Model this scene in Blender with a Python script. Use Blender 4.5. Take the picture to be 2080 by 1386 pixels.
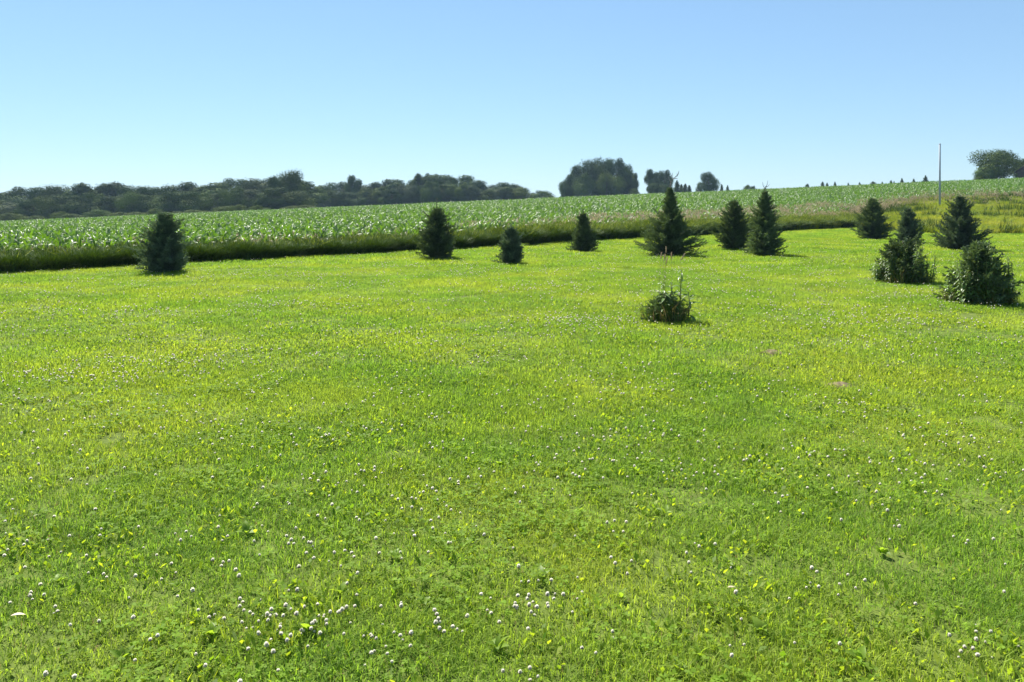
import bpy, math, random
import numpy as np

# ------------------------------------------------------------------ camera, sky, sun, exposure
scene = bpy.context.scene
for o in list(bpy.data.objects):
    bpy.data.objects.remove(o)
EYE = 1.6
HORIZON = 420.0                                # photograph row of the eye-level horizon; verticals stay vertical
FPX = 1593.0                                   # focal length in photograph pixels (2080 wide)
cam_data = bpy.data.cameras.new("camera")
cam_data.sensor_width = 36.0
cam_data.lens = FPX / 2080.0 * 36.0
cam_data.clip_start = 0.05
cam_data.clip_end = 6000.0
cam = bpy.data.objects.new("camera", cam_data)
scene.collection.objects.link(cam)
cam.location = (0, 0, EYE)
cam.rotation_euler = (math.radians(90), 0, 0)
cam_data.shift_y = (HORIZON - 693.0) / 2080.0
scene.camera = cam

SUN_EL = math.radians(50)
SUN_AZ = math.radians(-26)                     # from +Y, clockwise; the sun stands ahead, to the left
world = bpy.data.worlds.new("World")
scene.world = world
world.use_nodes = True
wn = world.node_tree.nodes
wl = world.node_tree.links
bg = wn["Background"]
sky = wn.new("ShaderNodeTexSky")
sky.sky_type = 'NISHITA'
sky.sun_disc = False
sky.sun_elevation = SUN_EL
sky.sun_rotation = SUN_AZ
sky.altitude = 0
sky.air_density = 1.0
sky.dust_density = 0.0
sky.ozone_density = 6.0
gam = wn.new("ShaderNodeGamma")
gam.inputs[1].default_value = 0.60
wl.new(sky.outputs[0], gam.inputs[0])
tint = wn.new("ShaderNodeMix")
tint.data_type = 'RGBA'
tint.blend_type = 'MULTIPLY'
tint.inputs[0].default_value = 1.0
tint.inputs[7].default_value = (0.80, 0.98, 1.10, 1.0)
wl.new(gam.outputs[0], tint.inputs[6])
wl.new(tint.outputs[2], bg.inputs[0])
bg.inputs[1].default_value = 0.115

sun_data = bpy.data.lights.new("sun", 'SUN')
sun_data.energy = 5.0
sun_data.angle = math.radians(0.53)
sun_data.color = (1.0, 0.95, 0.86)
sun = bpy.data.objects.new("sun", sun_data)
scene.collection.objects.link(sun)
sun.rotation_euler = (math.pi / 2 - SUN_EL, 0, math.pi - SUN_AZ)
sun.location = (0, 0, 40)

scene.view_settings.view_transform = 'Standard'
scene.view_settings.look = 'None'
scene.view_settings.exposure = 1.25
scene.view_settings.gamma = 1.0
scene.view_settings.use_curve_mapping = False
scene.render.engine = 'CYCLES'
scene.cycles.max_bounces = 7
scene.cycles.diffuse_bounces = 3
scene.cycles.glossy_bounces = 2
scene.cycles.transmission_bounces = 4
scene.cycles.use_denoising = True

# ------------------------------------------------------------------ helpers
COL = scene.collection
SRC = bpy.data.collections.new("sources")      # holds only scatter sources, not linked to the scene


def rng(seed):
    return np.random.default_rng(seed)


def vnoise(x, y, seed=0):
    """smooth value noise in 0..1"""
    x = np.asarray(x, float); y = np.asarray(y, float)
    xi = np.floor(x).astype(np.int64); yi = np.floor(y).astype(np.int64)
    fx = x - xi; fy = y - yi
    fx = fx * fx * (3 - 2 * fx); fy = fy * fy * (3 - 2 * fy)

    def h(a, b):
        n = (a * 374761393 + b * 668265263 + seed * 982451653) & 0xffffffff
        n = ((n ^ (n >> 13)) * 1274126177) & 0xffffffff
        return ((n ^ (n >> 16)) & 0xffff) / 65535.0
    return (h(xi, yi) * (1 - fx) + h(xi + 1, yi) * fx) * (1 - fy) + (h(xi, yi + 1) * (1 - fx) + h(xi + 1, yi + 1) * fx) * fy


def fnoise(x, y, seed=0):
    return 0.55 * vnoise(x, y, seed) + 0.3 * vnoise(x * 2.1 + 7, y * 2.1 + 3, seed + 1) + 0.15 * vnoise(x * 4.3, y * 4.3, seed + 2)


def sstep(a, b, t):
    t = np.clip((t - a) / (b - a), 0, 1)
    return t * t * (3 - 2 * t)


# ---- the lie of the land: a flat lawn, a straight field edge running away to the right, a field that falls
#      to the left and rises to the right up to a crest about 150 m off, lower country beyond
CREST = 150.0


def edge_dist(u):
    u = np.asarray(u, float)
    a = 32.2 / (1 - 1.066 * np.clip(u, -0.9, 0.44))
    return a + (46.0 - a) * sstep(0.43, 0.54, u)


def corn_dist(u):
    e = edge_dist(u)
    near = e + 2.3 / np.clip(1 - 1.066 * np.clip(u, -.9, .44), 0.5, 3)
    return near + (88.0 - near) * sstep(0.36, 0.52, u)


def polar(X, Y):
    phi = np.arctan2(X, Y)
    r = np.hypot(X, Y)
    pc = np.clip(phi, -0.72, 0.72)
    return phi, np.tan(pc), r * np.cos(pc)


def terrain(X, Y):
    X = np.asarray(X, float); Y = np.asarray(Y, float)
    phi, u, d = polar(X, Y)
    m = 0.0427 * u + 0.0084
    e = edge_dist(u)
    zc = 0.85 + m * CREST
    t = (d - e) / (CREST - e)
    z = zc * np.clip(t, 0, 1)
    over = np.clip(d - CREST, 0, None)
    z = z + (m - 0.012) * np.minimum(over, 200) - 0.004 * np.clip(over - 200, 0, 600)
    fade = 1 - sstep(1.1, 1.7, np.abs(phi))
    z = z * fade
    bump = (fnoise(X / 6.0, Y / 6.0, 5) - 0.5) * 0.10 * sstep(3, 12, d) * (1 - sstep(120, 200, d))
    return z + bump


def tz(x, y):
    return float(terrain(np.array([x]), np.array([y]))[0])


SP, CP = 0.0, 1.0


def pix(x, y):
    """ground point that the photograph shows at pixel (x, y)"""
    u = (x - 1040) / FPX; v = (HORIZON - y) / FPX
    dz = -SP + v * CP; dy = CP + v * SP
    t = np.concatenate([np.linspace(1, 60, 4000), np.linspace(60.05, 400, 4000)])
    zz = EYE + dz * t - terrain(u * t, dy * t)
    k = int(np.argmax(zz < 0)) if (zz < 0).any() else len(t) - 1
    return u * t[k], dy * t[k], tz(u * t[k], dy * t[k])


def at_col(x, d):
    """ground point at image column x, at distance d ahead"""
    u = (x - 1040) / FPX
    X = u * d
    return X, d, tz(X, d)


def height_to(y, d, z0):
    """height a thing standing at z0, d ahead, needs so that its top reaches pixel row y"""
    v = (HORIZON - y) / FPX
    return EYE + (-SP + v * CP) / (CP + v * SP) * d - z0


def to_px(X, Y, Z):
    yc = Y * CP - (Z - EYE) * SP
    zc = Y * SP + (Z - EYE) * CP
    return 1040 + FPX * X / yc, HORIZON - FPX * zc / yc


# ---- mesh building
class MB:
    def __init__(self):
        self.v = []; self.n = 0; self.q = []; self.t = []; self.rq = []; self.rv = []; self.mq = []; self.mt = []

    def add(self, V, quads=None, tris=None, rnd=None, mat=0):
        V = np.asarray(V, float).reshape(-1, 3)
        if quads is not None and len(quads):
            q = np.asarray(quads, np.int64).reshape(-1, 4) + self.n
            self.q.append(q); self.mq.append(np.full(len(q), mat))
        if tris is not None and len(tris):
            t = np.asarray(tris, np.int64).reshape(-1, 3) + self.n
            self.t.append(t); self.mt.append(np.full(len(t), mat))
        self.v.append(V)
        if rnd is None:
            rnd = np.full(len(V), 0.5)
        self.rv.append(np.broadcast_to(np.asarray(rnd, float), (len(V),)))
        self.n += len(V)

    def mesh(self, name, mats, smooth=False):
        V = np.concatenate(self.v) if self.v else np.zeros((0, 3))
        q = np.concatenate(self.q) if self.q else np.zeros((0, 4), np.int64)
        t = np.concatenate(self.t) if self.t else np.zeros((0, 3), np.int64)
        me = bpy.data.meshes.new(name)
        me.vertices.add(len(V)); me.vertices.foreach_set("co", V.astype(np.float32).ravel())
        me.loops.add(q.size + t.size)
        me.loops.foreach_set("vertex_index", np.concatenate([q.ravel(), t.ravel()]).astype(np.int32))
        nf = len(q) + len(t)
        me.polygons.add(nf)
        starts = np.concatenate([np.arange(len(q)) * 4, q.size + np.arange(len(t)) * 3]).astype(np.int32)
        me.polygons.foreach_set("loop_start", starts)
        mi = np.concatenate([np.concatenate(self.mq) if self.mq else np.zeros(0), np.concatenate(self.mt) if self.mt else np.zeros(0)])
        me.polygons.foreach_set("material_index", mi.astype(np.int32))
        if smooth:
            me.polygons.foreach_set("use_smooth", np.ones(nf, bool))
        a = me.attributes.new("rnd", 'FLOAT', 'POINT')
        a.data.foreach_set("value", np.concatenate(self.rv).astype(np.float32))
        for m in (mats if isinstance(mats, (list, tuple)) else [mats]):
            me.materials.append(m)
        me.update(calc_edges=True)
        me.validate()
        return me


def link(name, me, parent=None, loc=None, rot=None, scale=None, coll=None):
    o = bpy.data.objects.new(name, me)
    (coll or COL).objects.link(o)
    if parent is not None:
        o.parent = parent
    if loc is not None: o.location = loc
    if rot is not None: o.rotation_euler = rot
    if scale is not None: o.scale = scale
    return o


def tag(o, label=None, cat=None, group=None, kind=None):
    if label: o["label"] = label
    if cat: o["category"] = cat
    if group: o["group"] = group
    if kind: o["kind"] = kind
    return o


def empty(name, loc, rz=0.0, scale=1.0):
    o = bpy.data.objects.new(name, None)
    COL.objects.link(o)
    o.empty_display_size = 0.2
    o.location = loc; o.rotation_euler = (0, 0, rz); o.scale = (scale,) * 3
    return o


def norm(v):
    return v / np.maximum(np.linalg.norm(v, axis=-1, keepdims=True), 1e-9)


def cards(mb, P, D, N, L, W, rnd, mat=0, mid=0.45):
    """leaf-shaped rhombs: base P, direction D, face normal about N"""
    P = np.asarray(P, float); D = norm(np.asarray(D, float)); N = np.asarray(N, float)
    S = norm(np.cross(D, N)); n = len(P)
    L = np.broadcast_to(L, (n,))[:, None]; W = np.broadcast_to(W, (n,))[:, None]
    up = norm(np.cross(S, D))
    V = np.stack([P, P + D * L * mid + S * W * .5 + up * L * .06, P + D * L, P + D * L * mid - S * W * .5 + up * L * .06], 1)
    q = np.arange(n * 4).reshape(n, 4)
    mb.add(V.reshape(-1, 3), quads=q, rnd=np.repeat(np.broadcast_to(rnd, (n,)), 4), mat=mat)


def blades(mb, P, ang, H, W, lean, rnd, mat=0, curl=0.5):
    """grass blades: two-segment tapered strips leaning along ang"""
    n = len(P)
    d = np.stack([np.cos(ang), np.sin(ang), np.zeros(n)], 1)
    s = np.stack([-np.sin(ang), np.cos(ang), np.zeros(n)], 1)
    H = np.broadcast_to(H, (n,))[:, None]; W = np.broadcast_to(W, (n,))[:, None]; lean = np.broadcast_to(lean, (n,))[:, None]
    z = np.array([[0, 0, 1.0]])
    p1 = P + z * H * .55 + d * H * lean * (1 - curl) * .6
    p2 = P + z * H * (1 - .25 * lean) + d * H * lean
    V = np.stack([P - s * W * .4, P + s * W * .4, p1 + s * W * .5, p1 - s * W * .5, p2], 1)
    b = np.arange(n)[:, None] * 5
    mb.add(V.reshape(-1, 3), quads=b + np.array([[0, 1, 2, 3]]), tris=b + np.array([[3, 2, 4]]), rnd=np.repeat(np.broadcast_to(rnd, (n,)), 5), mat=mat)


def strip(mb, C, S, W, N=None, fold=0.0, rnd=0.5, mat=0):
    """a ribbon along the centre line C with side directions S and half widths W, folded along its midrib"""
    C = np.asarray(C, float); S = np.asarray(S, float); W = np.asarray(W, float)[:, None]
    n = len(C)
    up = np.zeros_like(C) if N is None else np.asarray(N, float)
    V = np.stack([C - S * W + up * W * fold, C, C + S * W + up * W * fold], 1).reshape(-1, 3)
    q = []
    for i in range(n - 1):
        a = i * 3; b = a + 3
        q += [[a, a + 1, b + 1, b], [a + 1, a + 2, b + 2, b + 1]]
    mb.add(V, quads=q, rnd=rnd, mat=mat)


def tube(mb, pts, rad, seg=6, rnd=0.5, mat=0, cap=True):
    pts = np.asarray(pts, float); n = len(pts)
    T = np.gradient(pts, axis=0); T = norm(T)
    ref = np.array([0.31, 0.17, 0.0]) + 1e-3
    A = norm(np.cross(T, ref)); B = np.cross(T, A)
    a = np.arange(seg) / seg * 2 * np.pi
    rad = np.broadcast_to(rad, (n,))
    V = (pts[:, None, :] + rad[:, None, None] * (np.cos(a)[None, :, None] * A[:, None, :] + np.sin(a)[None, :, None] * B[:, None, :])).reshape(-1, 3)
    q = [[i * seg + k, i * seg + (k + 1) % seg, (i + 1) * seg + (k + 1) % seg, (i + 1) * seg + k] for i in range(n - 1) for k in range(seg)]
    t = []
    if cap:
        V = np.concatenate([V, pts[:1], pts[-1:]])
        c0 = n * seg; c1 = c0 + 1
        t = [[c0, (k + 1) % seg, k] for k in range(seg)] + [[c1, (n - 1) * seg + k, (n - 1) * seg + (k + 1) % seg] for k in range(seg)]
    mb.add(V, quads=q, tris=t, rnd=rnd, mat=mat)


# ---- materials
def ramp2(nt, fac, c1, c2, lo=0.0, hi=1.0):
    r = nt.nodes.new("ShaderNodeValToRGB")
    r.color_ramp.elements[0].color = (*c1, 1); r.color_ramp.elements[0].position = lo
    r.color_ramp.elements[1].color = (*c2, 1); r.color_ramp.elements[1].position = hi
    nt.links.new(fac, r.inputs[0])
    return r.outputs[0]


def leaf_mat(name, c1, c2, transl=0.4, tcol=(1.4, 1.3, 0.6), rough=0.5, spec=0.4, patch=None, patch_scale=0.3, patch_col=None, hue_var=0.0):
    """c1..c2 by the per-leaf attribute, patches of patch_col by world position, part of the light passes through"""
    m = bpy.data.materials.new(name); m.use_nodes = True
    nt = m.node_tree; N = nt.nodes; Lk = nt.links
    N.remove(N["Principled BSDF"])
    out = N["Material Output"]
    at = N.new("ShaderNodeAttribute"); at.attribute_name = "rnd"
    col = ramp2(nt, at.outputs["Fac"], c1, c2)
    if patch_col is not None:
        geo = N.new("ShaderNodeNewGeometry")
        nz = N.new("ShaderNodeTexNoise"); nz.inputs["Scale"].default_value = patch_scale; nz.inputs["Detail"].default_value = 3.0
        Lk.new(geo.outputs["Position"], nz.inputs["Vector"])
        f = ramp2(nt, nz.outputs[0], (0, 0, 0), (1, 1, 1), patch[0], patch[1])
        mx = N.new("ShaderNodeMix"); mx.data_type = 'RGBA'
        Lk.new(f, mx.inputs[0]); Lk.new(col, mx.inputs[6]); mx.inputs[7].default_value = (*patch_col, 1)
        col = mx.outputs[2]
    oi = N.new("ShaderNodeObjectInfo")
    hs = N.new("ShaderNodeHueSaturation")
    mr = N.new("ShaderNodeMapRange"); mr.inputs[3].default_value = 0.82; mr.inputs[4].default_value = 1.18
    Lk.new(oi.outputs["Random"], mr.inputs[0]); Lk.new(mr.outputs[0], hs.inputs["Value"]); Lk.new(col, hs.inputs["Color"])
    col = hs.outputs[0]
    p = N.new("ShaderNodeBsdfPrincipled")
    p.inputs["Roughness"].default_value = rough
    p.inputs["Specular IOR Level"].default_value = spec
    Lk.new(col, p.inputs["Base Color"])
    tr = N.new("ShaderNodeBsdfTranslucent")
    mu = N.new("ShaderNodeMix"); mu.data_type = 'RGBA'; mu.blend_type = 'MULTIPLY'; mu.inputs[0].default_value = 1.0
    Lk.new(col, mu.inputs[6]); mu.inputs[7].default_value = (*tcol, 1)
    Lk.new(mu.outputs[2], tr.inputs[0])
    ms = N.new("ShaderNodeMixShader"); ms.inputs[0].default_value = transl
    Lk.new(p.outputs[0], ms.inputs[1]); Lk.new(tr.outputs[0], ms.inputs[2])
    Lk.new(ms.outputs[0], out.inputs[0])
    return m


def plain_mat(name, c1, c2, scale=8.0, rough=0.8, spec=0.3, bump=0.0, metal=0.0, detail=6.0):
    m = bpy.data.materials.new(name); m.use_nodes = True
    nt = m.node_tree; N = nt.nodes; Lk = nt.links
    p = N["Principled BSDF"]
    tc = N.new("ShaderNodeTexCoord")
    nz = N.new("ShaderNodeTexNoise"); nz.inputs["Scale"].default_value = scale; nz.inputs["Detail"].default_value = detail
    Lk.new(tc.outputs["Object"], nz.inputs["Vector"])
    Lk.new(ramp2(nt, nz.outputs[0], c1, c2, 0.3, 0.7), p.inputs["Base Color"])
    p.inputs["Roughness"].default_value = rough; p.inputs["Specular IOR Level"].default_value = spec; p.inputs["Metallic"].default_value = metal
    if bump:
        b = N.new("ShaderNodeBump"); b.inputs["Strength"].default_value = bump
        Lk.new(nz.outputs[0], b.inputs["Height"]); Lk.new(b.outputs[0], p.inputs["Normal"])
    return m


M = {}
M['grass'] = leaf_mat("grass_blade", (.136, .248, .028), (.240, .372, .050), .52, (1.3, 1.3, .7), .6, .15, (.43, .62), .42, (.320, .400, .050))
M['grass_far'] = leaf_mat("grass_blade_far", (.136, .248, .028), (.240, .372, .050), .52, (1.3, 1.3, .7), .6, .15, (.43, .62), .42, (.320, .400, .050))
M['yellow_grass'] = leaf_mat("yellow_grass_blade", (.20, .31, .03), (.32, .40, .055), .5, (1.3, 1.2, .6), .6, .15)
M['thatch'] = leaf_mat("dry_thatch_blade", (.24, .19, .08), (.34, .28, .14), .3, (1.2, 1.1, .8), .7, .15)
M['clover'] = leaf_mat("clover_leaf", (.14, .25, .020), (.24, .375, .036), .55, (1.45, 1.3, .5), .6, .10)
M['lawn_weed'] = leaf_mat("lawn_weed_leaf", (.10, .20, .018), (.34, .42, .045), .60, (1.4, 1.3, .5), .55, .2)
M['broad'] = leaf_mat("broad_leaf", (.17, .29, .03), (.27, .38, .045), .58, (1.35, 1.3, .6), .5, .3)
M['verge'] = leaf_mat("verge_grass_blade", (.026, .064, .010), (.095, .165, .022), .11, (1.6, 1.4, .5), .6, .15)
M['verge_tip'] = leaf_mat("verge_lit_tip_blade", (.10, .17, .02), (.22, .27, .04), .42, (1.4, 1.3, .6), .6, .15)  # tall seeding blades, coloured paler to stand in for the verge's sunlit tips
M['bank'] = leaf_mat("bank_grass_blade", (.13, .21, .02), (.23, .29, .036), .45, (1.4, 1.25, .6), .6, .15, (.45, .65), .25, (.27, .31, .05))
M['brome'] = leaf_mat("brome_seed_head", (.30, .24, .16), (.48, .41, .31), .4, (1.2, 1.1, .9), .7, .15)
M['brome_stem'] = leaf_mat("brome_stem", (.14, .17, .05), (.27, .27, .10), .35, (1.2, 1.2, .8), .6, .15)
M['corn'] = leaf_mat("maize_leaf", (.050, .132, .016), (.125, .240, .032), .42, (1.5, 1.35, .5), .42, .5)
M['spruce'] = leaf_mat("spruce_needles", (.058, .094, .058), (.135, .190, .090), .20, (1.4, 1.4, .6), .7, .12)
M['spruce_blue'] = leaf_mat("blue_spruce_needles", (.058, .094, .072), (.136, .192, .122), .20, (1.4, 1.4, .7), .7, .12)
M['weed_leaf'] = leaf_mat("weed_leaf", (.085, .165, .038), (.170, .270, .060), .34, (1.5, 1.4, .6), .42, .5)
M['tree_a'] = leaf_mat("tree_leaves_deep", (.026, .054, .016), (.080, .128, .030), .12, (1.5, 1.4, .6), .8, .06)
M['tree_b'] = leaf_mat("tree_leaves_mid", (.034, .060, .016), (.106, .146, .034), .12, (1.5, 1.4, .6), .8, .06)
M['tree_c'] = leaf_mat("tree_leaves_grey", (.046, .068, .034), (.122, .156, .076), .12, (1.4, 1.4, .8), .8, .06)
M['bark'] = plain_mat("bark", (.05, .04, .03), (.13, .10, .08), 14, .9, .2, .6)
M['dead_wood'] = plain_mat("dead_wood", (.16, .14, .12), (.26, .23, .20), 20, .9, .2, .4)
M['steel'] = plain_mat("weathered_grey_steel", (.34, .38, .42), (.42, .46, .50), 6, .75, .25, .05, 0.0)
M['soil'] = plain_mat("bare_soil", (.12, .095, .055), (.23, .185, .115), 22, .95, .1, .8)
M['petal'] = None


def flower_mat():
    m = bpy.data.materials.new("clover_floret"); m.use_nodes = True
    nt = m.node_tree; N = nt.nodes; Lk = nt.links
    p = N["Principled BSDF"]; p.inputs["Roughness"].default_value = .7
    at = N.new("ShaderNodeAttribute"); at.attribute_name = "rnd"
    r = N.new("ShaderNodeValToRGB"); e = r.color_ramp.elements
    e[0].color = (.24, .16, .09, 1); e[0].position = 0.0
    e[1].color = (.90, .86, .76, 1); e[1].position = 0.55
    x = e.new(0.25); x.color = (.55, .42, .36, 1)
    Lk.new(at.outputs["Fac"], r.inputs[0]); Lk.new(r.outputs[0], p.inputs["Base Color"])
    tr = N.new("ShaderNodeBsdfTranslucent"); Lk.new(r.outputs[0], tr.inputs[0])
    ms = N.new("ShaderNodeMixShader"); ms.inputs[0].default_value = .66
    Lk.new(p.outputs[0], ms.inputs[1]); Lk.new(tr.outputs[0], ms.inputs[2]); Lk.new(ms.outputs[0], N["Material Output"].inputs[0])
    return m


M['petal'] = flower_mat()


def ground_mat():
    m = bpy.data.materials.new("ground_earth"); m.use_nodes = True
    nt = m.node_tree; N = nt.nodes; Lk = nt.links
    p = N["Principled BSDF"]; p.inputs["Roughness"].default_value = .95; p.inputs["Specular IOR Level"].default_value = .1
    at = N.new("ShaderNodeAttribute"); at.attribute_name = "cover"
    geo = N.new("ShaderNodeNewGeometry")
    n1 = N.new("ShaderNodeTexNoise"); n1.inputs["Scale"].default_value = 9.0; n1.inputs["Detail"].default_value = 8.0
    n2 = N.new("ShaderNodeTexNoise"); n2.inputs["Scale"].default_value = 0.06; n2.inputs["Detail"].default_value = 5.0
    Lk.new(geo.outputs["Position"], n1.inputs["Vector"]); Lk.new(geo.outputs["Position"], n2.inputs["Vector"])
    lawn = ramp2(nt, n1.outputs[0], (.070, .100, .020), (.125, .165, .030), .35, .68)
    field = ramp2(nt, n1.outputs[0], (.050, .060, .022), (.095, .100, .036), .35, .68)
    far = ramp2(nt, n2.outputs[0], (.040, .085, .022), (.085, .110, .035), .4, .62)
    a = N.new("ShaderNodeMix"); a.data_type = 'RGBA'
    f1 = N.new("ShaderNodeMath"); f1.operation = 'MINIMUM'; f1.inputs[1].default_value = 1.0; Lk.new(at.outputs["Fac"], f1.inputs[0])
    Lk.new(f1.outputs[0], a.inputs[0]); Lk.new(lawn, a.inputs[6]); Lk.new(field, a.inputs[7])
    b = N.new("ShaderNodeMix"); b.data_type = 'RGBA'
    f2 = N.new("ShaderNodeMath"); f2.operation = 'SUBTRACT'; f2.use_clamp = True; f2.inputs[1].default_value = 1.0; Lk.new(at.outputs["Fac"], f2.inputs[0])
    Lk.new(f2.outputs[0], b.inputs[0]); Lk.new(a.outputs[2], b.inputs[6]); Lk.new(far, b.inputs[7])
    Lk.new(b.outputs[2], p.inputs["Base Color"])
    bp = N.new("ShaderNodeBump"); bp.inputs["Strength"].default_value = .5; bp.inputs["Distance"].default_value = .03
    Lk.new(n1.outputs[0], bp.inputs["Height"]); Lk.new(bp.outputs[0], p.inputs["Normal"])
    return m


# ---- scatter by geometry nodes (only for what nobody could count)
_gn = {}


def scatter(name, sources, P, rot, scl, idx):
    """one stuff object: a copy of sources[idx] at each point"""
    c = bpy.data.collections.new("source_" + name)
    for k, me in enumerate(sources):
        o = bpy.data.objects.new("src_%s_%02d" % (name, k), me)
        c.objects.link(o)
    n = len(P)
    me = bpy.data.meshes.new(name)
    me.vertices.add(n); me.vertices.foreach_set("co", np.asarray(P, np.float32).ravel())
    a = me.attributes.new("rot", 'FLOAT_VECTOR', 'POINT'); a.data.foreach_set("vector", np.asarray(rot, np.float32).ravel())
    scl = np.asarray(scl, np.float32)
    if scl.ndim == 1: scl = np.repeat(scl[:, None], 3, 1)
    a = me.attributes.new("scl", 'FLOAT_VECTOR', 'POINT'); a.data.foreach_set("vector", scl.ravel())
    a = me.attributes.new("idx", 'INT', 'POINT'); a.data.foreach_set("value", np.asarray(idx, np.int32))
    me.update()
    o = link(name, me)
    ng = bpy.data.node_groups.new("scatter_" + name, 'GeometryNodeTree')
    ng.interface.new_socket(name="Geometry", in_out='INPUT', socket_type='NodeSocketGeometry')
    ng.interface.new_socket(name="Geometry", in_out='OUTPUT', socket_type='NodeSocketGeometry')
    N = ng.nodes; Lk = ng.links
    gi = N.new("NodeGroupInput"); go = N.new("NodeGroupOutput")
    ci = N.new("GeometryNodeCollectionInfo"); ci.inputs["Collection"].default_value = c
    ci.inputs["Separate Children"].default_value = True; ci.inputs["Reset Children"].default_value = True
    ip = N.new("GeometryNodeInstanceOnPoints"); ip.inputs["Pick Instance"].default_value = True

    def na(nm, ty):
        x = N.new("GeometryNodeInputNamedAttribute"); x.data_type = ty; x.inputs["Name"].default_value = nm
        return x.outputs["Attribute"]
    Lk.new(gi.outputs[0], ip.inputs["Points"]); Lk.new(ci.outputs[0], ip.inputs["Instance"])
    Lk.new(na("idx", 'INT'), ip.inputs["Instance Index"]); Lk.new(na("rot", 'FLOAT_VECTOR'), ip.inputs["Rotation"])
    Lk.new(na("scl", 'FLOAT_VECTOR'), ip.inputs["Scale"])
    Lk.new(ip.outputs[0], go.inputs[0])
    md = o.modifiers.new("scatter", 'NODES'); md.node_group = ng
    return o


def fan_points(r, n, d0, d1, a0=-44, a1=44, power=2.0):
    """n random points between the distances d0 and d1 ahead, uniform over the area"""
    d = np.sqrt(r.uniform(d0 ** 2, d1 ** 2, n)); ph = np.radians(r.uniform(a0, a1, n))
    u = np.tan(ph)
    return u * d, d, u


# ------------------------------------------------------------------ the ground
def build_ground():
    rad = np.concatenate([[0.0], np.geomspace(0.4, 12, 50), np.linspace(12.3, 60, 110), np.geomspace(60.6, 1800, 90)])
    na = 360
    # finer angles ahead than behind
    a = np.concatenate([np.linspace(-math.pi, -0.9, 50, endpoint=False), np.linspace(-.9, .9, 260, endpoint=False), np.linspace(.9, math.pi, 50, endpoint=False)])
    A, R = np.meshgrid(a, rad[1:])
    X = np.sin(A) * R; Y = np.cos(A) * R
    Z = terrain(X, Y)
    V = np.concatenate([[[0, 0, tz(0, 0.01)]], np.stack([X, Y, Z], -1).reshape(-1, 3)])
    k = np.arange(na); k2 = (k + 1) % na
    tris = np.stack([np.zeros(na, int), 1 + k, 1 + k2], 1)[:, [0, 2, 1]]
    quads = []
    for i in range(len(rad) - 2):
        b = 1 + i * na
        quads.append(np.stack([b + k, b + k2, b + na + k2, b + na + k], 1)[:, ::-1])
    mb = MB(); mb.add(V, quads=np.concatenate(quads), tris=tris)
    me = mb.mesh("ground", ground_mat(), True)
    phi, u, d = polar(V[:, 0], V[:, 1])
    e = edge_dist(u)
    cov = sstep(0, 2.5, d - e) * (np.abs(phi) < 1.2) + sstep(90, 150, d)
    at = me.attributes.new("cover", 'FLOAT', 'POINT'); at.data.foreach_set("value", cov.astype(np.float32))
    return tag(link("ground", me), "mown lawn running into a gently rolling field", kind="structure")


build_ground()


# ------------------------------------------------------------------ lawn grass
def patch_mesh(name, seed, R, n, h, w, mat, lean=.5, thatch=0.06, hvar=.35):
    r = rng(seed)
    rr = R * np.sqrt(r.random(n)); a = r.uniform(0, 2 * np.pi, n)
    P = np.stack([rr * np.cos(a), rr * np.sin(a), np.full(n, -.008)], 1)
    H = h * (1 + hvar * r.normal(size=n)).clip(.4, 1.9)
    mb = MB()
    dry = r.random(n) < thatch
    for k, mt in ((~dry, 0), (dry, 1)):
        if k.any():
            blades(mb, P[k], r.uniform(0, 2 * np.pi, k.sum()), H[k] * (1 if mt == 0 else .75), w * r.uniform(.6, 1.3, k.sum()), np.abs(r.normal(lean, .3, k.sum())), r.random(k.sum()), mt)
    return mb.mesh(name, [mat, M['thatch']])


BARE = [pix(1568, 718), pix(1705, 785)]


def bare_mask(X, Y):
    ok = np.ones(len(X), bool)
    for (bx, by, bz) in BARE:
        ok &= ((X - bx) / .09) ** 2 + ((Y - by) / .08) ** 2 > 1
    return ok


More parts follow.
